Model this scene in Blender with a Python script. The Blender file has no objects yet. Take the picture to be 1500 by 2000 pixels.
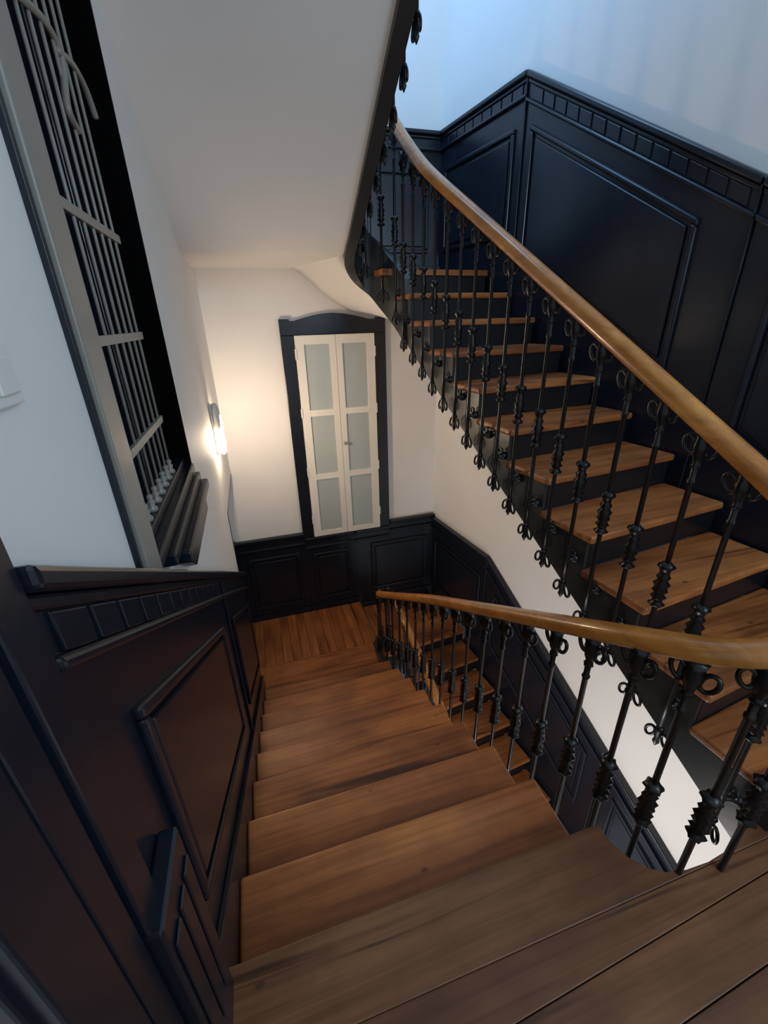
import bpy, bmesh, math, random
from mathutils import Vector, Matrix
random.seed(7)
PI = math.pi
ZO = 1.5                      # eye height above the storey floor; all builder z values are relative to the eye

# ------------------------------------------------------------------ camera
cam_d = bpy.data.cameras.new('camera'); cam = bpy.data.objects.new('camera', cam_d)
bpy.context.scene.collection.objects.link(cam)
cam_d.sensor_fit = 'VERTICAL'; cam_d.sensor_height = 36.0; cam_d.sensor_width = 36.0
cam_d.lens = 836.386 / 2000 * 36.0
cam_d.clip_start = 0.02
yaw, pit, rol = 0.280478, -0.425023, 0.0271326
f = Vector((math.sin(yaw)*math.cos(pit), math.cos(yaw)*math.cos(pit), math.sin(pit)))
r = Vector((math.cos(yaw), -math.sin(yaw), 0)); d = f.cross(r)
rr = math.cos(rol)*r + math.sin(rol)*d; dd = -math.sin(rol)*r + math.cos(rol)*d
M = Matrix((( rr.x, -dd.x, -f.x, 0), (rr.y, -dd.y, -f.y, 0), (rr.z, -dd.z, -f.z, ZO), (0, 0, 0, 1)))
cam.matrix_world = M
scene = bpy.context.scene
scene.camera = cam
scene.view_settings.view_transform = 'Standard'
scene.view_settings.look = 'None'
scene.view_settings.gamma = 1.0
scene.view_settings.use_curve_mapping = False
scene.view_settings.exposure = 1.46

# ------------------------------------------------------------------ light
world = bpy.data.worlds.new('world'); scene.world = world
world.use_nodes = True
bg = world.node_tree.nodes['Background']
bg.inputs[0].default_value = (0.82, 0.91, 1.0, 1); bg.inputs[1].default_value = 0.175

def area(name, loc, target, sx, sy, power, col):
    l = bpy.data.lights.new(name, 'AREA'); l.shape = 'RECTANGLE'; l.size = sx; l.size_y = sy
    l.energy = power; l.color = col
    o = bpy.data.objects.new(name, l); scene.collection.objects.link(o)
    o.location = (loc[0], loc[1], loc[2]+ZO)
    v = Vector(target) - Vector(loc)
    o.rotation_euler = v.to_track_quat('-Z', 'Y').to_euler()
    return o
# daylight of the window on the upper half landing; added fills behind the viewer and in the lower well
area('upper_landing_window_light', (0.45, 2.9, 2.9), (1.6, 3.7, 1.2), 1.2, 1.4, 14, (0.28, 0.58, 1.0))
area('viewer_side_fill', (1.9, -1.5, 0.9), (0.1, 2.2, -0.6), 1.2, 1.6, 15, (0.62, 0.82, 1.0))  # unseen fill added to brighten and cool the left wall
area('lower_well_fill', (0.6, 0.6, -3.1), (2.0, 1.8, -2.6), 0.5, 0.5, 8, (1.0, 0.93, 0.88))  # unseen fill added to brighten the white wall down the well

# ------------------------------------------------------------------ materials
def newmat(name):
    m = bpy.data.materials.new(name); m.use_nodes = True
    nt = m.node_tree; b = nt.nodes['Principled BSDF']
    return m, nt, b
def N(nt, t, **kw):
    n = nt.nodes.new(t)
    for k, v in kw.items(): setattr(n, k, v)
    return n
def paint(name, col, rough, bump=0.02, scale=60, var=0.08, spec=0.5, coat=0):
    m, nt, b = newmat(name)
    tc = N(nt, 'ShaderNodeTexCoord')
    n1 = N(nt, 'ShaderNodeTexNoise'); n1.inputs['Scale'].default_value = 2.2; n1.inputs['Detail'].default_value = 5
    nt.links.new(tc.outputs['Object'], n1.inputs['Vector'])
    rp = N(nt, 'ShaderNodeValToRGB')
    rp.color_ramp.elements[0].position = 0.3; rp.color_ramp.elements[1].position = 0.7
    rp.color_ramp.elements[0].color = (*[c*(1-var) for c in col], 1); rp.color_ramp.elements[1].color = (*[min(1, c*(1+var)) for c in col], 1)
    nt.links.new(n1.outputs['Fac'], rp.inputs[0]); nt.links.new(rp.outputs[0], b.inputs['Base Color'])
    n2 = N(nt, 'ShaderNodeTexNoise'); n2.inputs['Scale'].default_value = scale; n2.inputs['Detail'].default_value = 3
    nt.links.new(tc.outputs['Object'], n2.inputs['Vector'])
    bp = N(nt, 'ShaderNodeBump'); bp.inputs['Strength'].default_value = bump*4; bp.inputs['Distance'].default_value = 0.004
    nt.links.new(n2.outputs['Fac'], bp.inputs['Height']); nt.links.new(bp.outputs[0], b.inputs['Normal'])
    b.inputs['Roughness'].default_value = rough
    b.inputs['Specular IOR Level'].default_value = spec
    if coat: b.inputs['Coat Weight'].default_value = coat; b.inputs['Coat Roughness'].default_value = 0.15
    return m
def wood(name, cols, axis, rough=0.42, bump=0.15, stain=0.5, coat=0.0, fine=30, crack=0.85):
    # cols: dark, mid, light of the boards; axis: grain direction 0 = x, 1 = y
    m, nt, b = newmat(name)
    L = nt.links.new
    tc = N(nt, 'ShaderNodeTexCoord'); oi = N(nt, 'ShaderNodeObjectInfo')
    mm = N(nt, 'ShaderNodeMath', operation='MULTIPLY'); mm.inputs[1].default_value = 37.0
    L(oi.outputs['Random'], mm.inputs[0])
    cb = N(nt, 'ShaderNodeCombineXYZ')
    for i in range(3): L(mm.outputs[0], cb.inputs[i])
    ad = N(nt, 'ShaderNodeVectorMath', operation='ADD'); L(tc.outputs['Object'], ad.inputs[0]); L(cb.outputs[0], ad.inputs[1])
    def stretched(along, across):
        mp = N(nt, 'ShaderNodeMapping'); mp.inputs['Scale'].default_value = (along, across, across) if axis == 0 else (across, along, across)
        L(ad.outputs[0], mp.inputs['Vector']); return mp.outputs[0]
    def noise(vec, sc, det, ro=0.55, dist=0.0):
        n = N(nt, 'ShaderNodeTexNoise'); n.inputs['Scale'].default_value = sc; n.inputs['Detail'].default_value = det; n.inputs['Roughness'].default_value = ro; n.inputs['Distortion'].default_value = dist
        L(vec, n.inputs['Vector']); return n.outputs['Fac']
    def ramp(fac, stops):
        r_ = N(nt, 'ShaderNodeValToRGB'); e = r_.color_ramp.elements
        e[0].position, e[0].color = stops[0][0], (*stops[0][1], 1); e[1].position, e[1].color = stops[-1][0], (*stops[-1][1], 1)
        for p, c in stops[1:-1]: q = e.new(p); q.color = (*c, 1)
        L(fac, r_.inputs[0]); return r_.outputs[0]
    def mult(c1, c2, f_):
        x = N(nt, 'ShaderNodeMix', data_type='RGBA', blend_type='MULTIPLY'); x.inputs[0].default_value = f_
        L(c1, x.inputs[6]); L(c2, x.inputs[7]); return x.outputs[2]
    broad = noise(stretched(0.7, 2.6), 1.6, 4, 0.5, 0.4)
    col = ramp(broad, [(0.30, cols[0]), (0.50, cols[1]), (0.70, cols[2])])
    grain = noise(stretched(1.0, fine), 1.5, 6, 0.6, 0.5)
    col = mult(col, ramp(grain, [(0.34, (0.56, 0.50, 0.46)), (0.60, (1.0, 1.0, 1.0))]), 0.75)
    crk = noise(stretched(0.7, 14), 1.1, 3, 0.5, 0.9)
    col = mult(col, ramp(crk, [(0.30, (0.26, 0.19, 0.15)), (0.40, (1, 1, 1))]), crack)
    st = noise(ad.outputs[0], 3.2, 7, 0.6)
    col = mult(col, ramp(st, [(0.34, (0.50, 0.47, 0.47)), (0.58, (1, 1, 1))]), stain)
    vo = N(nt, 'ShaderNodeTexVoronoi'); vo.inputs['Scale'].default_value = 7.0; L(stretched(0.5, 1.0), vo.inputs['Vector'])
    col = mult(col, ramp(vo.outputs['Distance'], [(0.030, (0.16, 0.11, 0.09)), (0.062, (1, 1, 1))]), 0.6 if crack > 0.1 else 0.25)
    hv = N(nt, 'ShaderNodeHueSaturation')
    mr = N(nt, 'ShaderNodeMapRange'); mr.inputs[3].default_value = 0.88; mr.inputs[4].default_value = 1.12
    L(oi.outputs['Random'], mr.inputs[0]); L(mr.outputs[0], hv.inputs['Value']); L(col, hv.inputs['Color']); L(hv.outputs[0], b.inputs['Base Color'])
    rg = N(nt, 'ShaderNodeMapRange'); rg.inputs[3].default_value = rough+0.12; rg.inputs[4].default_value = rough-0.06
    L(st, rg.inputs[0]); L(rg.outputs[0], b.inputs['Roughness'])
    bp = N(nt, 'ShaderNodeBump'); bp.inputs['Strength'].default_value = bump; bp.inputs['Distance'].default_value = 0.002
    L(grain, bp.inputs['Height']); L(bp.outputs[0], b.inputs['Normal'])
    if coat: b.inputs['Coat Weight'].default_value = coat; b.inputs['Coat Roughness'].default_value = 0.12
    return m
WHITE = paint('white_plaster', (0.78, 0.765, 0.75), 0.62, bump=0.02, var=0.02)
NAVY = paint('charcoal_blue_gloss_paint', (0.0075, 0.0105, 0.0180), 0.27, bump=0.012, scale=35, var=0.15)
BLACKP = paint('black_riser_paint', (0.0075, 0.008, 0.0105), 0.34, bump=0.01, scale=30, var=0.2)
STRINGP = paint('grey_black_string_paint', (0.030, 0.031, 0.031), 0.28, bump=0.02, scale=18, var=0.25)
IRON = paint('black_cast_iron', (0.005, 0.005, 0.0055), 0.34, bump=0.03, scale=80, var=0.2)
CREAM = paint('cream_door_paint', (0.83, 0.795, 0.73), 0.45, bump=0.01, var=0.02)
FROST = paint('frosted_glass', (0.44, 0.50, 0.50), 0.35, bump=0.004, scale=200, var=0.03)
PLATE = paint('white_plastic', (0.72, 0.72, 0.70), 0.4, bump=0.0, var=0.01)
METAL = paint('brushed_steel', (0.30, 0.29, 0.27), 0.35, bump=0.01, var=0.1)
STEEL = paint('grey_steel_bars', (0.25, 0.24, 0.215), 0.32, bump=0.01, var=0.12)
LAMPW = paint('white_lamp_enamel', (0.62, 0.60, 0.57), 0.45, bump=0.0, var=0.01)
DARK = paint('unlit_void_black', (0.0012, 0.0012, 0.0015), 0.8, bump=0.01, var=0.2, spec=0.05)  # near-black tone carries the darkness of the unlit space behind the bars
C_TREAD = [(0.215, 0.068, 0.021), (0.430, 0.148, 0.042), (0.560, 0.215, 0.062)]
C_FLOOR = [(0.115, 0.046, 0.019), (0.195, 0.080, 0.031), (0.265, 0.118, 0.047)]  # tread colours darkened to imitate dimmer light on the storey floor
WOODX = wood('pine_boards_across', C_TREAD, 0, stain=0.6)
WOODY = wood('pine_boards_deep', C_TREAD, 1, stain=0.5)
WOODF = wood('dimmed_floor_boards', C_FLOOR, 0, stain=0.6)
RAILW = wood('honey_handrail', [(0.45, 0.158, 0.028), (0.58, 0.232, 0.044), (0.66, 0.29, 0.066)], 1, rough=0.26, bump=0.02, stain=0.25, coat=0.35, fine=16, crack=0.05)
# lamp diffuser
GLOW, nt, b = newmat('lit_lamp_diffuser')
b.inputs['Base Color'].default_value = (1, 0.9, 0.75, 1)
b.inputs['Emission Color'].default_value = (1.0, 0.76, 0.52, 1); b.inputs['Emission Strength'].default_value = 56

# ------------------------------------------------------------------ helpers
COL = scene.collection
def mesh(name, verts, faces, smooth=False):
    me = bpy.data.meshes.new(name); me.from_pydata([tuple(v) for v in verts], [], faces)
    bm = bmesh.new(); bm.from_mesh(me); bmesh.ops.recalc_face_normals(bm, faces=bm.faces)
    bm.to_mesh(me); bm.free()
    if smooth:
        for p in me.polygons: p.use_smooth = True
    return me
def obj(name, me, mat, parent=None, bevel=0, kind=None, label=None, segs=2):
    o = bpy.data.objects.new(name, me); COL.objects.link(o)
    if mat and not me.materials: me.materials.append(mat)
    if parent: o.parent = parent
    if bevel:
        m = o.modifiers.new('bevel', 'BEVEL'); m.width = bevel; m.segments = segs; m.limit_method = 'ANGLE'; m.angle_limit = math.radians(40)
    if kind: o['kind'] = kind
    if label: o['label'] = label
    return o
def empty(name, loc, kind=None, label=None, cat=None, group=None):
    o = bpy.data.objects.new(name, None); COL.objects.link(o); o.empty_display_size = 0.1
    # parts are meshed in world space, so the root sits at the world origin with its marker only
    if kind: o['kind'] = kind
    if label: o['label'] = label
    if cat: o['category'] = cat
    if group: o['group'] = group
    return o
BF = [(0,1,2,3), (4,7,6,5), (0,4,5,1), (1,5,6,2), (2,6,7,3), (3,7,4,0)]
def boxv(x0, x1, y0, y1, z0, z1):
    z0 += ZO; z1 += ZO
    return [(x0,y0,z0), (x1,y0,z0), (x1,y1,z0), (x0,y1,z0), (x0,y0,z1), (x1,y0,z1), (x1,y1,z1), (x0,y1,z1)]
def boxes(name, lst):
    v, fs = [], []
    for b_ in lst:
        k = len(v); v += boxv(*b_); fs += [tuple(i+k for i in q) for q in BF]
    return mesh(name, v, fs)
def box(name, b_, mat, parent=None, bevel=0, **kw): return obj(name, boxes(name, [b_]), mat, parent, bevel, **kw)
def prism(name, poly, z0, z1):          # plan polygon extruded in z
    n = len(poly)
    v = [(p[0], p[1], z0+ZO) for p in poly] + [(p[0], p[1], z1+ZO) for p in poly]
    return mesh(name, v, [tuple(range(n))[::-1], tuple(range(n, 2*n))] + [(i, (i+1) % n, n+(i+1) % n, n+i) for i in range(n)])
def lathe(prof, seg=12, mod=None):
    v, fs = [], []
    for (rad, z) in prof:
        for k in range(seg):
            a = 2*PI*k/seg; q = rad*(mod(a, z) if mod else 1)
            v.append((q*math.cos(a), q*math.sin(a), z))
    for i in range(len(prof)-1):
        for k in range(seg):
            fs.append((i*seg+k, i*seg+(k+1) % seg, (i+1)*seg+(k+1) % seg, (i+1)*seg+k))
    fs.append(tuple(range(seg))[::-1]); fs.append(tuple((len(prof)-1)*seg+k for k in range(seg)))
    return v, fs
def tubeloop(pts, rad, seg=6, closed=True):
    v, fs = [], []; n = len(pts)
    for i, p in enumerate(pts):
        p = Vector(p); a = Vector(pts[(i-1) % n] if closed or i > 0 else pts[i]); c = Vector(pts[(i+1) % n] if closed or i < n-1 else pts[i])
        t = (c-a).normalized(); up = Vector((1, 0, 0)) if abs(t.x) < 0.9 else Vector((0, 0, 1))
        e1 = t.cross(up).normalized(); e2 = t.cross(e1)
        for k in range(seg):
            ang = 2*PI*k/seg; v.append(p + rad*(math.cos(ang)*e1 + math.sin(ang)*e2))
    m = n if closed else n-1
    for i in range(m):
        j = (i+1) % n
        for k in range(seg): fs.append((i*seg+k, i*seg+(k+1) % seg, j*seg+(k+1) % seg, j*seg+k))
    if not closed: fs += [tuple(range(seg))[::-1], tuple((n-1)*seg+k for k in range(seg))]
    return v, fs
def join(*parts):
    v, fs = [], []
    for a, b_ in parts:
        k = len(v); v += a; fs += [tuple(i+k for i in q) for q in b_]
    return v, fs
def catmull2(P_, n=6):
    out = []
    for i in range(len(P_)-1):
        p = [P_[max(i-1, 0)], P_[i], P_[i+1], P_[min(i+2, len(P_)-1)]]
        for k in range(n):
            t = k/n; out.append(tuple(0.5*((2*p[1][c]) + (p[2][c]-p[0][c])*t + (2*p[0][c]-5*p[1][c]+4*p[2][c]-p[3][c])*t*t + (3*p[1][c]-p[0][c]-3*p[2][c]+p[3][c])*t**3) for c in (0, 1)))
    return out + [P_[-1]]
class Frame:                            # a vertical wall line: A start, u along, n into the room
    def __init__(s, A, u, n): s.A, s.u, s.n = Vector(A), Vector(u).normalized(), Vector(n).normalized()
    def pt(s, t, d_, z): q = s.A + s.u*t + s.n*d_; return (q.x, q.y, z+ZO)
    def sbox(s, t0, t1, top, v0, v1, d0, d1):   # sheared box, v measured down from the top line
        o = []
        for z_ in (v1, v0):
            for (t, dd_) in ((t0, d0), (t1, d0), (t1, d1), (t0, d1)): o.append(s.pt(t, dd_, top(t)-z_))
        return o, BF

# ------------------------------------------------------------------ key measures (metres, eye at the origin)
XL = -0.31                                   # white face of the left wall
YB = 4.06                                    # back wall
CR = Vector((1.745, YB)); WA = math.radians(8.0)
UR = Vector((math.sin(WA), -math.cos(WA)))   # along the right wall toward the viewer
NR = Vector((-math.cos(WA), -math.sin(WA)))  # into the room
def wall_x(y): return CR.x + (CR.y-y)*math.tan(WA)
FL = -1.496                                  # storey floor
RISE = 3.372
P0 = Vector((1.337, 0.409, -1.332)); D = Vector((-0.031, 0.279, 0.164))
DU = Vector((D.x, D.y)).normalized(); DN = Vector((DU.y, -DU.x))   # DN points right, to the wall
def nos_left(y): return -2.856 + (2.9-y)*0.5965
def nos_right(y): return P0.z + (y-P0.y)/D.y*D.z

# ------------------------------------------------------------------ walls
w0, w1, wz0, wz1 = 0.967, 1.935, -0.66, 1.05        # window opening
n0, n1, nz = 3.08, 4.06, -1.29                      # low doorway recess
TH = -0.75
obj('wall_left', boxes('wall_left', [
    (TH, XL, -1.6, w0, -5.2, 4.0), (TH, XL, w0, w1, -5.2, wz0), (TH, XL, w0, w1, wz1, 4.0), (TH, XL, w1, n0, -5.2, 4.0),
    (TH, XL, n0, n1, nz, 4.0), (TH, -0.43, n0, n1, -5.2, nz), (TH, XL, YB+0.01, YB+0.2, -5.2, 4.0)]), WHITE, kind='structure')
obj('wall_back', boxes('wall_back', [(-0.75, 2.0, YB, YB+0.25, -5.2, 4.0)]), WHITE, kind='structure')
a = CR - UR*0.3; b_ = CR + UR*6.2
obj('wall_right', prism('wall_right', [a, b_, b_-NR*0.25, a-NR*0.25], -5.2, 4.0), WHITE, kind='structure')

# ------------------------------------------------------------------ soffit of the flight above
def soffit_z(y): return 0.39 + 0.585*(3.22-y)
SX = 0.70
v, fs = [], []
sec = [(YB, 0.39), (3.36, 0.39), (3.28, 0.394), (3.22, 0.408), (3.15, 0.437), (3.08, soffit_z(3.08))] + [(y, soffit_z(y)) for y in (2.5, 1.5, 0.5, -0.6)]
for (y, z) in sec:
    xr = SX+0.02 if y < 3.2 else SX+0.02 - 0.30*(y-3.2)/(YB-3.2)
    for (x, zz) in ((XL, z), (xr, z), (xr, z+0.22), (XL, z+0.22)): v.append((x, y, zz+ZO))
for i in range(len(sec)-1):
    for k in range(4): fs.append((i*4+k, i*4+(k+1) % 4, (i+1)*4+(k+1) % 4, (i+1)*4+k))
fs += [(0, 1, 2, 3), tuple(len(v)-4+k for k in range(4))]
me = mesh('ceiling', v, fs)
obj('ceiling', me, WHITE, kind='structure')
# warped soffit under the upper winders: ruled between the curved string and the back wall
SC = [(0.70, 3.20, 0.412), (0.712, 3.30, 0.385), (0.755, 3.385, 0.335), (0.84, 3.425, 0.255), (0.95, 3.41, 0.145), (1.045, 3.31, 0.04), (1.085, 3.20, -0.03), (1.20, 3.20, -0.03), (1.80, 3.20, -0.03)]
BC = [(0.42, 0.39), (0.48, 0.37), (0.56, 0.31), (0.68, 0.20), (0.80, 0.115), (0.92, 0.065), (1.06, 0.045), (1.22, 0.04), (1.80, 0.04)]
v, fs = [], []; ny = 8
for k in range(2):
    for (s_, b_) in zip(SC, BC):
        for j in range(ny):
            t = j/(ny-1); e_ = t*t*(3-2*t)
            v.append((s_[0]+(b_[0]-s_[0])*t, s_[1]+(YB-s_[1])*t, s_[2]+(b_[1]-s_[2])*(0.5*t+0.5*e_) + (0.06 if k else 0) + ZO))
nx = len(SC); H = nx*ny
for k in range(2):
    for i in range(nx-1):
        for j in range(ny-1):
            o_ = k*H; fs.append((o_+i*ny+j, o_+(i+1)*ny+j, o_+(i+1)*ny+j+1, o_+i*ny+j+1))
for j in range(ny-1):
    fs.append((j, j+1, H+j+1, H+j)); e = (nx-1)*ny; fs.append((e+j, e+j+1, H+e+j+1, H+e+j))
for i in range(nx-1):
    fs.append((i*ny, (i+1)*ny, H+(i+1)*ny, H+i*ny)); e = ny-1; fs.append((i*ny+e, (i+1)*ny+e, H+(i+1)*ny+e, H+i*ny+e))
obj('ceiling', mesh('winder_soffit', v, fs, True), WHITE, kind='structure')

# ------------------------------------------------------------------ panelling
def wainscot(name, fr, segs, flutes=True, cap_d=0.055):
    root = empty(name, None, kind='structure')
    for (s0, s1, z0, z1, h, opt) in segs:
        top = (lambda t, a=s0, b=s1, c=z0, e=z1: c + (e-c)*(t-a)/(b-a))
        L = s1-s0; fl = abs(z1-z0)/L
        k = math.sqrt(1+fl*fl)
        def sb(nm, *a, bevel=0.003): 
            q = fr.sbox(a[0], a[1], top, *a[2:]); return obj(nm, mesh(nm, *q), NAVY, root, bevel)
        sb('backing_board', s0, s1, 0.02, h, 0.001, 0.022, bevel=0)
        sb('cap_rail', s0, s1, 0.0, 0.030*k, 0.001, cap_d, bevel=0.008)
        sb('cap_bead', s0, s1, 0.031*k, 0.052*k, 0.001, cap_d-0.02, bevel=0.006)
        sb('ledge_moulding', s0, s1, 0.110*k, 0.130*k, 0.001, 0.045, bevel=0.007)
        if flutes and opt.get('flutes', True):
            n_ = max(1, int((L-0.1)/0.098)); st = (L-0.08)/n_
            for i in range(n_):
                sb('frieze_block', s0+0.04+i*st+0.006, s0+0.04+(i+1)*st-0.006, 0.054*k, 0.109*k, 0.02, 0.029, bevel=0.003)
        for (p0, p1, v0, v1) in opt.get('panels', []):
            w = 0.030
            for (a0, a1, b0, b1) in ((p0, p1, v0, v0+w), (p0, p1, v1-w, v1), (p0, p0+w, v0+w, v1-w), (p1-w, p1, v0+w, v1-w)):
                sb('panel_moulding', a0, a1, b0, b1, 0.02, 0.041, bevel=0.008)
            sb('raised_panel', p0+w+0.02, p1-w-0.02, v0+w+0.02, v1-w-0.02, 0.02, 0.034, bevel=0.008)
        if opt.get('base', True):
            sb('base_board', s0, s1, h-0.13, h, 0.022, 0.042, bevel=0.006)
        if opt.get('joint'):
            sb('joint_bead', s1-0.012, s1, 0.0, h, 0.022, 0.036, bevel=0.004)
    return root
ZU = 1.34; ZL = ZU-RISE
# left wall, following the stair down
FLw = Frame((XL, 0), (0, 1), (1, 0))
t1 = wainscot('trim_1', FLw, [
    (0.493, 1.90, -0.232, -1.078, 1.30, dict(panels=[(0.655, 1.66, 0.29, 0.93)], base=False, joint=True)),
    (1.905, 3.075, -1.081, -1.79, 1.30, dict(panels=[(2.02, 2.96, 0.29, 0.93)], base=False))])
# skirting along the stair
q = FLw.sbox(0.56, 3.075, lambda t: nos_left(t), -0.10, 0.26, 0.022, 0.042)
obj('stair_skirting', mesh('stair_skirting', *q), NAVY, t1, 0.004)
# back wall of the lower landing
FBw = Frame((XL-0.10, YB), (1, 0), (0, -1))
def bx(x): return x-(XL-0.10)
wainscot('trim_2', FBw, [
    (bx(-0.41), bx(0.29), ZL+0.03, ZL+0.03, 1.05, dict(panels=[(bx(-0.30), bx(0.22), 0.22, 0.84)], flutes=False)),
    (bx(0.292), bx(0.83), ZL-0.03, ZL-0.03, 0.99, dict(panels=[(bx(0.36), bx(0.76), 0.20, 0.78)], flutes=False)),
    (bx(0.832), bx(1.22), ZL-0.03, ZL-0.03, 1.08, dict(panels=[], flutes=False)),
    (bx(1.222), bx(1.745), ZL+0.03, ZL+0.03, 1.08, dict(panels=[(bx(1.0), bx(1.66), 0.25, 0.85)], flutes=False))])
# right wall, lower: level beside the landing, then raking down
FRw = Frame(CR, UR, NR)
def sr(y): return (CR.y-y)/math.cos(WA)
sb_ = sr(3.04)
wainscot('trim_3', FRw, [
    (0.0, sb_, ZL, ZL, 1.40, dict(panels=[(0.10, sb_-0.08, 0.25, 0.84)], flutes=False, joint=True, base=False)),
    (sb_+0.004, sr(1.57), ZL, ZL-0.585*(3.04-1.57), 1.50, dict(panels=[(sb_+0.12, sr(1.70), 0.26, 0.86)], flutes=False, joint=True, base=False)),
    (sr(1.566), sr(0.2), ZL-0.585*(3.04-1.566), ZL-0.585*(3.04-0.2), 1.50, dict(panels=[(sr(1.45), sr(0.4), 0.26, 0.86)], flutes=False, base=False))])
# upper landing: back and right wall, then raking down beside the right flight
wainscot('trim_4', FBw, [(bx(0.60), bx(1.745), ZU, ZU, 1.06, dict(panels=[(bx(1.06), bx(1.62), 0.26, 0.84)], flutes=False))])
s3 = sr(1.57); s4 = sr(0.0)
wainscot('trim_5', FRw, [
    (0.0, sb_, ZU, ZU, 1.40, dict(panels=[(0.10, sb_-0.09, 0.25, 0.84)], joint=True, base=False)),
    (sb_+0.004, s3, ZU, ZU-0.585*(3.04-1.57), 1.50, dict(panels=[(sb_+0.06, sr(1.80), 0.24, 0.92)], joint=True, base=False)),
    (s3+0.004, s4, ZU-0.585*(3.04-1.566), ZU-0.585*(3.04-0.0), 1.50, dict(panels=[(sr(1.44), sr(0.2), 0.24, 0.92)], base=False))])

# door casing close to the viewer on the left wall
tc_ = empty('trim_6', None, kind='structure')
for nm, y0, y1, d_ in (('casing_edge', 0.428, 0.492, 0.040), ('casing_inner', 0.366, 0.421, 0.034), ('casing_board', 0.270, 0.356, 0.040), ('casing_back', 0.26, 0.49, 0.022)):
    box(nm, (XL+0.001, XL+d_, y0, y1, FL, 2.2), NAVY, tc_, 0.004)
pl = box('plinth_block', (XL+0.022, XL+0.058, 0.425, 0.59, FL, -0.86), NAVY, tc_, 0.006)
for k in range(3): box('plinth_reed', (XL+0.058, XL+0.064, 0.437+k*0.05, 0.477+k*0.05, FL+0.12, -0.93), NAVY, tc_, 0.004)

# dark head trim of the low doorway recess
th = empty('trim_7', None, kind='structure')
box('head_strip', (-0.428, XL+0.004, n0-0.004, n1-0.03, nz-0.001, nz+0.012), NAVY, th, 0.002)
FNw = Frame((-0.43, n0), (0, 1), (1, 0))
box('recess_dado', (-0.429, -0.405, n0+0.001, YB-0.03, -3.05, ZL+0.03), NAVY, th, 0.004)
box('recess_cap', (-0.429, -0.385, n0+0.001, YB-0.03, ZL+0.031, ZL+0.055), NAVY, th, 0.004)
box('jamb_strip', (-0.428, XL+0.004, n0-0.008, n0+0.002, -2.9, nz), NAVY, th, 0.002)

# ------------------------------------------------------------------ barred window in the left wall
win = empty('window_1', None, kind='structure')
box('dark_void_panel', (TH+0.01, TH+0.03, w0, w1, wz0, wz1), DARK, win)  # black sheet standing in for the unlit depth of the opening
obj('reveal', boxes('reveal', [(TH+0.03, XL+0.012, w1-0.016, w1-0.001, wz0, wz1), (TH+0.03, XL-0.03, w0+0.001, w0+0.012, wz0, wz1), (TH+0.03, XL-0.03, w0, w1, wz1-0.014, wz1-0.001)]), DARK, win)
box('shadow_gap_strip', (XL-0.03, XL+0.012, w0-0.010, w0+0.004, wz0+0.05, wz1), NAVY, win, 0.002)  # dark strip in place of the shaded gap along the jamb
box('jamb', (XL-0.05, XL+0.022, w0+0.005, w0+0.112, wz0+0.01, wz1), STEEL, win, 0.004)
box('jamb', (XL-0.16, XL-0.12, 1.74, w1-0.016, wz0+0.02, wz1), NAVY, win, 0.004)
for pp in ([(1.12, 0.50), (1.25, 0.57), (1.44, 0.625), (1.55, 0.636), (1.59, 0.60), (1.53, 0.49), (1.58, 0.46)], [(1.57, 0.61), (1.70, 0.635), (1.79, 0.618), (1.84, 0.57)], [(1.15, 0.80), (1.30, 0.74), (1.44, 0.64)]):
    obj('grille_scroll', mesh('grille_scroll', *tubeloop([(XL-0.030, p[0], p[1]+ZO) for p in catmull2(pp)], 0.009, 8, closed=False), True), STEEL, win)
for z in (0.245, -0.034, -0.318):
    box('cross_bar', (XL-0.040, XL-0.026, w0+0.11, 1.76, z-0.012, z+0.012), STEEL, win, 0.002)
bars = lathe([(0.0046, -0.50+ZO), (0.0046, 1.04+ZO)], 8)
bar_me = mesh('bar', *bars, True)
col_me = mesh('bar_foot', *lathe([(0.016, -0.515+ZO), (0.016, -0.505+ZO), (0.009, -0.497+ZO), (0.013, -0.485+ZO), (0.007, -0.478+ZO), (0.011, -0.470+ZO), (0.0065, -0.462+ZO)], 8), True)
for k in range(9):
    y = w0+0.150+k*0.0745
    o = obj('bar', bar_me, STEEL, win); o.location = (XL-0.033, y, 0)
    c = obj('bar_foot', col_me, STEEL, o)
box('bottom_rail', (XL-0.14, XL-0.012, w0+0.11, w1-0.016, -0.545, -0.515), NAVY, win, 0.004)
# sill projecting into the stairwell with a stepped moulding
q = boxes('sill', [(XL-0.14, XL+0.020, w0+0.112, w1-0.001, -0.585, -0.546), (XL-0.14, XL+0.038, 1.17, w1-0.004, -0.625, -0.586), (XL-0.05, XL+0.062, 1.25, w1+0.012, -0.665, -0.626)])
obj('sill', q, NAVY, win, 0.006)
ap = [(1.93, -0.667), (1.93, -0.765), (1.42, -0.765), (1.27, -0.667)]
obj('sill_apron', mesh('sill_apron', [(x_, p[0], p[1]+ZO) for x_ in (XL+0.001, XL+0.040) for p in ap], [(0,1,2,3), (4,7,6,5), (0,4,5,1), (1,5,6,2), (2,6,7,3), (3,7,4,0)]), NAVY, win, 0.004)

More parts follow.
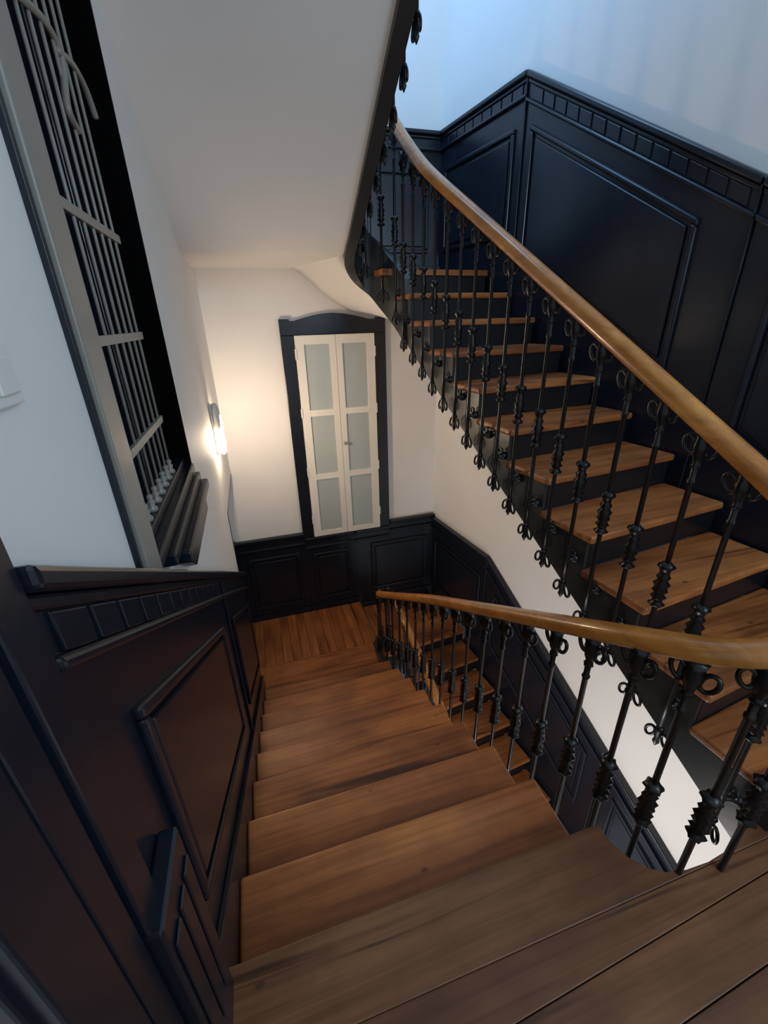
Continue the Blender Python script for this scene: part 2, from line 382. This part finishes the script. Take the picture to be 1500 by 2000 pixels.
# ------------------------------------------------------------------ cupboard door in the back wall
dr = empty('door_1', None, kind='structure')
yf = YB-0.036
def xz(name, poly, y0, y1):
    n = len(poly); v = [(p[0], y0, p[1]+ZO) for p in poly] + [(p[0], y1, p[1]+ZO) for p in poly]
    return mesh(name, v, [tuple(range(n)), tuple(range(n, 2*n))[::-1]] + [(i, n+i, n+(i+1) % n, (i+1) % n) for i in range(n)])
head = [(0.283, -0.117), (1.22, -0.117), (1.22, 0.012), (1.13, 0.012), (1.13, -0.004), (1.07, -0.004)]
for k in range(1, 12):
    a_ = k/12; head.append((1.07-0.66*a_, 0.0-0.004+0.056*math.sin(PI*a_)))
head += [(0.41, -0.004), (0.37, -0.004), (0.37, 0.012), (0.283, 0.012)]
obj('architrave_head', xz('architrave_head', head, yf, YB-0.001), NAVY, dr, 0.004)
box('architrave', (0.283, 0.393, yf, YB-0.001, -2.062, -0.118), NAVY, dr, 0.004)
box('architrave', (1.112, 1.22, yf, YB-0.001, -2.062, -0.118), NAVY, dr, 0.004)
for s, (x0, x1) in enumerate(((0.397, 0.7505), (0.7535, 1.108))):
    zt, zb = -0.119, -2.055
    yl = YB-0.052
    stl, stm = 0.076, 0.056
    a0, a1 = (x0+stl, x1-stm) if s == 0 else (x0+stm, x1-stl)
    zs = [zt-0.074-i*(0.565+0.058) for i in range(3)]
    leaf_l = [(x0, a0, yl, YB-0.014, zb, zt), (a1, x1, yl, YB-0.014, zb, zt), (a0, a1, yl, YB-0.014, zs[0], zt), (a0, a1, yl, YB-0.014, zb, zs[2]-0.565)]
    leaf_l += [(a0, a1, yl, YB-0.014, zs[i+1], zs[i]-0.565) for i in range(2)]
    lf = obj('door_leaf', boxes('door_leaf', leaf_l), CREAM, dr)
    for i in range(3): box('pane', (a0-0.004, a1+0.004, YB-0.040, YB-0.032, zs[i]-0.569, zs[i]+0.004), FROST, lf)
    hx = x0 if s == 0 else x1
    for z in (-0.27, -0.78, -1.35, -1.86): box('hinge', (hx-0.008, hx+0.008, yl-0.008, yl+0.004, z-0.045, z+0.045), CREAM, lf, 0.003)
    if s == 1:
        k = mesh('knob', *lathe([(0.006, 0), (0.006, 0.012), (0.017, 0.018), (0.019, 0.026), (0.013, 0.033), (0.002, 0.035)], 14), True)
        kn = obj('knob', k, METAL, lf); kn.location = (0.782, yl, -1.091+ZO); kn.rotation_euler = (PI/2, 0, 0)

# ------------------------------------------------------------------ wall lamp and switch on the left wall
lamp = empty('wall_lamp', None, label='slim vertical white wall lamp glowing warm beside the cupboard door', cat='lamp')
def capsule(x, y, z0, z1, rx, ry, seg=16):
    v, fs = lathe([(0.02, 0.0), (0.55, 0.04), (0.86, 0.12), (1, 0.25), (1, 0.75), (0.86, 0.88), (0.55, 0.96), (0.02, 1.0)], seg)
    return [(x+p[0]*rx, y+p[1]*ry, z0+p[2]*(z1-z0)+ZO) for p in v], fs
box('back_plate', (XL+0.001, XL+0.016, 3.155, 3.245, -0.86, -0.51), LAMPW, lamp, 0.006)
obj('hood', mesh('hood', *capsule(XL+0.036, 3.20, -0.70, -0.50, 0.026, 0.048), True), LAMPW, lamp)
obj('diffuser', mesh('diffuser', *capsule(XL+0.042, 3.21, -0.87, -0.56, 0.027, 0.044), True), GLOW, lamp)
sw = empty('light_switch', None, label='white square switch plate on the pale wall left of the barred window', cat='switch')
box('plate', (XL+0.001, XL+0.011, 0.635, 0.712, -0.092, -0.016), PLATE, sw, 0.003)
box('rocker', (XL+0.011, XL+0.016, 0.650, 0.697, -0.077, -0.031), PLATE, sw, 0.002)

# ------------------------------------------------------------------ storey floor
fl = empty('floor', None, kind='structure')
nosing = [(-0.268, 0.428), (-0.268, 0.618), (0.862, 0.618), (0.866, 0.565), (0.884, 0.515), (0.915, 0.477), (0.957, 0.452), (1.02, 0.438), (1.10, 0.434), (1.18, 0.440), (1.25, 0.458), (1.32, 0.50), (2.20, 0.58), (2.24, 0.428)]
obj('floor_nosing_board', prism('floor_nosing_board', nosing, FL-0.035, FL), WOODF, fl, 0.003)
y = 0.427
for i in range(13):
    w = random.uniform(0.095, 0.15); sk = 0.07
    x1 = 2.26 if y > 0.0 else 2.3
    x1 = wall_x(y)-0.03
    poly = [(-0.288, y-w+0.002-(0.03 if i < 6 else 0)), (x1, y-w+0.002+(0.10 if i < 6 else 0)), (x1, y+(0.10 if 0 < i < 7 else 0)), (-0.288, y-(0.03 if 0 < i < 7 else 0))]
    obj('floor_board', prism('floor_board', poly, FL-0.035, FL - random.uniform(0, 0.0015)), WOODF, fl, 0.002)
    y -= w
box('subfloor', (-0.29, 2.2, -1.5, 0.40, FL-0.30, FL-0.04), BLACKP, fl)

# ------------------------------------------------------------------ left flight, going down from the floor
f1 = empty('stair_flight', None, label='wide pine flight descending from the viewer to the half landing with the cupboard door', cat='staircase')
XA, XB = -0.268, 0.846
tre = boxes('tread', [(XA, XB, -0.315, 0.0, -0.034, 0.0)])
for i in range(8):
    yi, zi = 2.9-0.285*i, -2.856+0.17*i
    o = obj('tread', tre, WOODX, f1, 0.012, segs=3); o.location = (0, yi, zi)
rsr = boxes('riser', [(XA, XB-0.02, -0.022, -0.002, -0.17, -0.035)])
for i in range(9):
    o = obj('riser', rsr, BLACKP, f1); o.location = (0, 2.9-0.285*i-0.028, -2.856+0.17*i)
# cut string on the well side
def strip_string(cols, place):           # cols: (s0, s1, top, bottom at s0, bottom at s1); place(s, k, z) -> point, k = 0 outer, 1 inner
    v, fs = [], []
    for (a0, a1, tp, b0, b1) in cols:
        k = len(v)
        for q_ in (0, 1): v += [place(a0, q_, b0), place(a1, q_, b1), place(a1, q_, tp), place(a0, q_, tp)]
        fs += [tuple(i+k for i in f_) for f_ in BF]
    return mesh('string', v, fs)
cols = [(2.9-0.285*i-0.03, max(0.60, 2.9-0.285*(i+1)-0.03), -2.856+0.17*i-0.036, nos_left(2.9-0.285*i-0.03)-0.36, nos_left(max(0.60, 2.9-0.285*(i+1)-0.03))-0.36) for i in range(8)]
def yzmesh(name, poly, x0, x1):
    n = len(poly); v = [(x0, p[0], p[1]+ZO) for p in poly] + [(x1, p[0], p[1]+ZO) for p in poly]
    return mesh(name, v, [tuple(range(n)), tuple(range(n, 2*n))[::-1]] + [(i, n+i, n+(i+1) % n, (i+1) % n) for i in range(n)])
obj('string', strip_string(cols, lambda s_, k_, z_: (0.838 if k_ == 0 else 0.79, s_, z_+ZO)), STRINGP, f1)
q = [(2.88, nos_left(2.88)-0.30), (0.60, nos_left(0.60)-0.30), (0.60, nos_left(0.60)-0.34), (2.88, nos_left(2.88)-0.34)]
obj('soffit', yzmesh('soffit', q, XA, 0.79), WHITE, f1)

# lower half landing
l1 = empty('floor', None, kind='structure')
LZ = -2.985
box('landing_subfloor', (-0.425, 0.80, 2.90, YB-0.03, LZ-0.10, LZ-0.037), BLACKP, l1)
obj('landing_front_board', boxes('landing_front_board', [(XA, 0.80, 2.86, 3.305, LZ-0.035, LZ), (-0.425, XA, 3.08, 3.305, LZ-0.035, LZ)]), WOODX, l1, 0.003)
x = -0.425
wl = [0.085]*12
for i in range(12):
    x1 = x+0.0865
    box('landing_board', (x, x1-0.002, 3.307, YB-0.025, LZ-0.035, LZ-random.uniform(0, 0.0015)), WOODY, l1, 0.002)
    x = x1
for (xa, xb) in ((x, 0.715), (0.717, 0.845)): box('landing_edge_board', (xa, xb, 3.307, YB-0.025, LZ-0.035, LZ), WOODY, l1, 0.008)
box('landing_riser', (0.79, 0.82, 3.2, YB-0.025, -3.20, LZ-0.036), BLACKP, l1)

# ------------------------------------------------------------------ right flights
def right_flight(label, dz, j0, j1, landing=True):
    root = empty('stair_flight', None, label=label, cat='staircase')
    def P(j, off, back):                 # off: right of the string line, back: along the climb
        q = Vector((P0.x, P0.y)) + Vector((D.x, D.y))*j + DN*off + DU*back
        return q
    def wall_hit(q):                     # run along DN to the wall panelling
        k = (wall_x(q.y) - 0.046 - q.x) / (DN.x + DN.y*math.tan(WA)); return q + DN*k
    for j in range(j0, j1+1):
        z = P0.z + j*D.z + dz
        g = Vector((D.x, D.y)).length
        dep = g+0.03 if j < 10 else 0.30
        a0 = P(j, 0.0, 0); a1 = wall_hit(a0); b0 = P(j, 0.0, dep); b1 = wall_hit(b0)
        me = prism('tread', [a0, a1, b1, b0], z-0.036, z)
        obj('tread', me, WOODX, root, 0.012, segs=3)
        r0 = P(j, 0.03, 0.028); r1 = wall_hit(r0); r2 = P(j, 0.03, 0.046); r3 = wall_hit(r2)
        obj('riser', prism('riser', [r0, r1, r3, r2], z-D.z, z-0.037), BLACKP, root)
    # cut string
    g = Vector((D.x, D.y)).length
    s_end = j1*g
    zl = lambda s: P0.z + s/g*D.z + dz
    cols = []
    for j in range(j0, j1+1):
        s0 = j*g+0.03; s1 = (j+1)*g+0.03 if j < j1 else s_end+0.10
        cols.append((s0, s1, zl(j*g)-0.037, zl(s0)-0.36, zl(s1)-0.36))
    def place(s_, k_, z_):
        q = Vector((P0.x, P0.y)) + DU*s_ + DN*(0.012 if k_ == 0 else 0.055); return (q.x, q.y, z_+ZO)
    obj('string', strip_string(cols, place), STRINGP, root)
    # plaster underside
    v = []
    for zz in (-0.33, -0.29):
        for s in (j0*g+0.03, s_end+0.1):
            for rt in (0, 1):
                q = Vector((P0.x, P0.y)) + DU*s + DN*0.055
                if rt: q = wall_hit(q)
                v.append((q.x, q.y, zl(s)+zz+ZO))
    obj('soffit', mesh('soffit', v, [(0,1,3,2), (4,5,7,6), (0,1,5,4), (2,3,7,6), (0,2,6,4), (1,3,7,5)]), WHITE, root)
    return root
right_flight('pine flight with dark risers climbing along the right wall, honey handrail above it', 0.0, 0, 10)
right_flight('lower pine flight dropping out of sight along the right wall below the half landing', -RISE, 4, 10)
# quarter landings of the right flights
for dz in (0.0, -RISE):
    z = P0.z + 10*D.z + dz
    l2 = empty('floor', None, kind='structure')
    y0 = 3.48
    xs = [0.87 if dz < 0 else 0.80]
    while xs[-1] < 1.75: xs.append(xs[-1]+0.115)
    for i in range(len(xs)-1):
        box('landing_board', (xs[i], min(xs[i+1]-0.002, wall_x(YB)-0.03), y0, YB-0.045, z-0.034, z-random.uniform(0, 0.001)), WOODY, l2, 0.002)
    g0 = [(0.87 if dz < 0 else 0.95, y0-0.30), (wall_x(3.3)-0.05, y0-0.20), (wall_x(y0)-0.05, y0-0.002), (0.87 if dz < 0 else 0.93, y0-0.002)]
    obj('landing_front_board', prism('landing_front_board', g0, z-0.038, z-0.002), WOODX, l2)
# first step of the flight above, seen end-on past the well
f4 = empty('stair_flight', None, label='flight overhead with a dark string and white soffit, its lower step by the upper landing', cat='staircase')
zs_ = P0.z + 11*D.z
obj('tread', prism('tread', [(0.815, 3.44), (0.93, 3.40), (1.10, YB-0.05), (0.40, YB-0.05)], zs_-0.036, zs_), WOODX, f4, 0.01)
obj('riser', prism('riser', [(0.82, 3.46), (0.92, 3.425), (1.09, YB-0.05), (0.85, YB-0.05)], zs_-0.20, zs_-0.037), BLACKP, f4)
# string of the flight above (straight part)
def up_bot(y): return soffit_z(y) - 0.035
q = [(3.06, up_bot(3.06)), (-0.5, up_bot(-0.5)), (-0.5, up_bot(-0.5)+0.40), (3.06, up_bot(3.06)+0.40)]
obj('string', yzmesh('string', q, SX, SX+0.068), STRINGP, f4)

# ------------------------------------------------------------------ curved strings at the well ends
def catmull(P_, n=8):
    P_ = [Vector(p) for p in P_]; out = []
    for i in range(len(P_)-1):
        p0 = P_[max(i-1, 0)]; p1 = P_[i]; p2 = P_[i+1]; p3 = P_[min(i+2, len(P_)-1)]
        for k in range(n):
            t = k/n
            out.append(0.5*((2*p1) + (p2-p0)*t + (2*p0-5*p1+4*p2-p3)*t*t + (3*p1-p0-3*p2+p3)*t**3))
    out.append(P_[-1]); return out
def band(name, P_, height, thick, mat, parent, n=6):
    c = catmull(P_, n); v, fs = [], []
    for i, p in enumerate(c):
        t = c[min(i+1, len(c)-1)] - c[max(i-1, 0)]; t.z = 0; t.normalize(); nn = Vector((t.y, -t.x, 0))   # right-hand side of travel
        for (dn, h) in ((0, 0), (thick, 0), (thick, height), (0, height)):
            q = p + nn*dn; v.append((q.x, q.y, q.z+h+ZO))
    for i in range(len(c)-1):
        for k in range(4): fs.append((i*4+k, i*4+(k+1) % 4, (i+1)*4+(k+1) % 4, (i+1)*4+k))
    fs += [(0, 1, 2, 3), tuple(len(v)-4+k for k in range(4))]
    return obj(name, mesh(name, v, fs, False), mat, parent)
# near end under the storey floor (travelling from the left flight to the right flight)
zl_, zr_ = nos_left(0.62)-0.36, P0.z-0.36
band('curved_string', [(0.838, 0.605, -1.855), (0.845, 0.56, -1.85), (0.868, 0.49, -1.845), (0.95, 0.42, -1.84), (1.08, 0.402, -1.84), (1.22, 0.42, -1.84), (1.33, 0.47, -1.84)], 0.305, 0.03, STRINGP, f1)
# far end of the lower well
band('curved_string', [(1.046, 3.00, nos_right(3.0)-RISE-0.36), (1.030, 3.14, -3.45), (0.985, 3.25, -3.40), (0.915, 3.29, -3.36), (0.855, 3.25, -3.33), (0.832, 3.12, -3.32), (0.836, 2.90, nos_left(2.9)-0.40)], 0.40, 0.05, STRINGP, f1, 8)
# far end of the upper well
band('curved_string', [(1.046, 3.00, nos_right(3.0)-0.36), (1.036, 3.14, -0.085), (1.005, 3.26, 0.00), (0.935, 3.345, 0.11), (0.85, 3.36, 0.22), (0.79, 3.30, 0.32), (0.769, 3.19, 0.385), (0.768, 3.06, up_bot(3.06))], 0.40, 0.068, STRINGP, f4, 8)

# ------------------------------------------------------------------ railing
rail = empty('stair_railing', None, label='black cast-iron baluster railing with a continuous honey wood handrail winding round the stairwell', cat='railing')
OFF = 0.040
def rp(t): q = P0 + D*t; return Vector((q.x, q.y, q.z)) - Vector((DN.x, DN.y, 0))*OFF
XR = 0.883
lowr = [rp(t) + Vector((0, 0, 0.735-RISE)) for t in (3, 5, 7, 8.5)]
path = lowr + [Vector(p) for p in ((1.0, 3.08, -2.45), (0.955, 3.22, -2.41), (0.88, 3.23, -2.34), (0.822, 3.12, -2.275))]
path += [Vector((0.85, 2.87, -2.125)), Vector((XR-0.01, 2.42, nos_left(2.42)+0.725))]
path += [Vector((XR, y, nos_left(y)+0.738)) for y in (2.0, 1.6, 1.2, 0.92, 0.74)]
path += [Vector(p) for p in ((0.897, 0.61, -0.758), (0.94, 0.49, -0.708), (1.02, 0.423, -0.668), (1.115, 0.405, -0.63), (1.205, 0.442, -0.582), (1.262, 0.54, -0.522))]
path += [rp(t) + Vector((0, 0, 0.73)) for t in (1.1, 2, 4, 6, 8)]
path += [Vector(p) for p in ((1.030, 2.87, 0.878), (1.022, 3.0, 0.975), (1.004, 3.14, 1.105), (0.95, 3.26, 1.24), (0.87, 3.28, 1.36), (0.81, 3.18, 1.47), (0.80, 2.95, 1.60), (0.80, 2.0, 2.155), (0.80, 0.8, 2.86))]
raw = catmull(path, 24); cc = [raw[0]]
for p in raw[1:]:                                    # even spacing, then fair the curve
    if (p-cc[-1]).length > 0.028: cc.append(p)
for _ in range(14):
    cc = [cc[0]] + [(cc[i-1]+cc[i]*2+cc[i+1])/4 for i in range(1, len(cc)-1)] + [cc[-1]]
prof = []
for k in range(14):
    a_ = 2*PI*k/14; ca, sa = math.cos(a_), math.sin(a_)
    prof.append((0.034*math.copysign(abs(ca)**0.75, ca), 0.029*math.copysign(abs(sa)**0.8, sa)))
v, fs = [], []
for i, p in enumerate(cc):
    t = (cc[min(i+1, len(cc)-1)] - cc[max(i-1, 0)]).normalized(); side = t.cross(Vector((0, 0, 1))).normalized(); up = side.cross(t)
    for (a_, b2) in prof: q = p + side*a_ + up*b2; v.append((q.x, q.y, q.z+ZO))
m_ = len(prof)
for i in range(len(cc)-1):
    for k in range(m_): fs.append((i*m_+k, i*m_+(k+1) % m_, (i+1)*m_+(k+1) % m_, (i+1)*m_+k))
fs += [tuple(range(m_))[::-1], tuple(len(v)-m_+k for k in range(m_))]
obj('handrail', mesh('handrail', v, fs, True), RAILW, rail)

# one cast-iron baluster: local z = 0 on the nosing line, local x toward the string, local y along the rail
rod_v = lathe([(0.0095, -0.300), (0.0095, -0.16), (0.0088, 0.0), (0.0088, 0.545), (0.0125, 0.552), (0.0125, 0.560), (0.009, 0.566), (0.010, 0.62), (0.010, 0.70)], 8)
ROD = mesh('baluster', *rod_v, True)
leaf = lambda a_, z: 1 + 0.13*math.cos(6*a_)
orn = lathe([(0.010, 0.095), (0.022, 0.100), (0.024, 0.108), (0.013, 0.116), (0.015, 0.124), (0.023, 0.134), (0.014, 0.146), (0.022, 0.158), (0.017, 0.170), (0.024, 0.186), (0.014, 0.200), (0.020, 0.214), (0.013, 0.226), (0.015, 0.240), (0.025, 0.252), (0.022, 0.262), (0.010, 0.270)], 12, leaf)
ORN = mesh('leaf_knop', *orn, True)
def ell(cy, cz, ry, rz, tilt, n=14):
    o = []
    for k in range(n):
        a_ = 2*PI*k/n; y_, z_ = ry*math.cos(a_), rz*math.sin(a_)
        o.append((0, cy + y_*math.cos(tilt) - z_*math.sin(tilt), cz + y_*math.sin(tilt) + z_*math.cos(tilt)))
    return o
flr = lambda a_, z: 1 + 0.18*math.cos(4*a_)
HEAD = mesh('scroll_head', *join(tubeloop(ell(0.034, 0.666, 0.017, 0.029, -0.35), 0.0064), tubeloop(ell(-0.034, 0.666, 0.017, 0.029, 0.35), 0.0064),
    lathe([(0.010, 0.600), (0.016, 0.606), (0.011, 0.614), (0.013, 0.630), (0.020, 0.648), (0.024, 0.668), (0.019, 0.690), (0.024, 0.712)], 10, flr)), True)
PEND = mesh('drop_finial', *join(tubeloop(ell(0.030, -0.322, 0.0145, 0.027, 0.35), 0.0056), tubeloop(ell(-0.030, -0.322, 0.0145, 0.027, -0.35), 0.0056),
    lathe([(0.002, -0.372), (0.007, -0.362), (0.013, -0.350), (0.009, -0.335), (0.014, -0.315), (0.012, -0.298), (0.016, -0.285), (0.010, -0.275)], 8)), True)
bk_v, bk_f = lathe([(0.010, 0.0), (0.009, 0.008), (0.0075, 0.016), (0.010, 0.026), (0.018, 0.036), (0.021, 0.042), (0.021, 0.048)], 10)
bk_v = [(p[2], p[0], p[1]-0.18) for p in bk_v]
lip = tubeloop(ell(0.0, -0.150, 0.016, 0.012, 0), 0.005)
lip = ([(p[0]+0.028, p[1], p[2]) for p in lip[0]], lip[1])
BRK = mesh('scroll_bracket', *join((bk_v, bk_f), lip), True)
def baluster(p, tan, parts=4):
    t = Vector((tan[0], tan[1], 0)).normalized(); right = Vector((t.y, -t.x, 0))     # right-hand side of travel = toward the string
    o = obj('baluster', ROD, IRON, rail)
    o.matrix_world = Matrix(((right.x, t.x, 0, p[0]), (right.y, t.y, 0, p[1]), (0, 0, 1, p[2]+ZO), (0, 0, 0, 1)))
    for nm, me in (('leaf_knop', ORN), ('scroll_head', HEAD), ('drop_finial', PEND), ('scroll_bracket', BRK)): obj(nm, me, IRON, o)
    return o
# left flight
for k in range(16):
    y = 0.652 + 0.1515*k
    x_ = XR if y < 2.3 else XR - 0.045*(y-2.3)/0.6
    baluster((x_, y, nos_left(y)), (0, -1))
# near curve
for (x_, y_, z_, tx, ty) in ((0.918, 0.535, -1.468, 0.3, -1), (0.992, 0.44, -1.415, 0.9, -0.6), (1.115, 0.41, -1.365, 1, 0.1), (1.258, 0.535, -1.25, 0.4, 0.9)):
    baluster((x_, y_, z_), (tx, ty))
# right flight
for k in range(17):
    t = 1.334 + 0.484*k
    q = rp(t); baluster((q.x, q.y, q.z), (D.x, D.y))
# far upper curve and the flight above
for (x_, y_, z_, tx, ty) in ((1.012, 3.09, 0.32, -0.2, 1), (0.965, 3.235, 0.46, -0.7, 0.8), (0.86, 3.28, 0.62, -1, 0), (0.80, 3.17, 0.745, -0.4, -1)):
    baluster((x_, y_, z_), (tx, ty))
for k in range(9):
    y = 3.02 - 0.150*k; baluster((0.792, y, soffit_z(y)+0.30), (0, -1))
# far lower curve and the lower right flight
for (x_, y_, z_, tx, ty) in ((0.815, 3.11, -3.01, 0.1, -1), (0.87, 3.245, -3.02, -1, -0.2), (0.955, 3.25, -3.03, -0.8, 0.6)):
    baluster((x_, y_, z_), (tx, ty))
for k in range(8):
    t = 9.1 - 0.5*k; q = rp(t); baluster((q.x, q.y, q.z-RISE), (D.x, D.y))
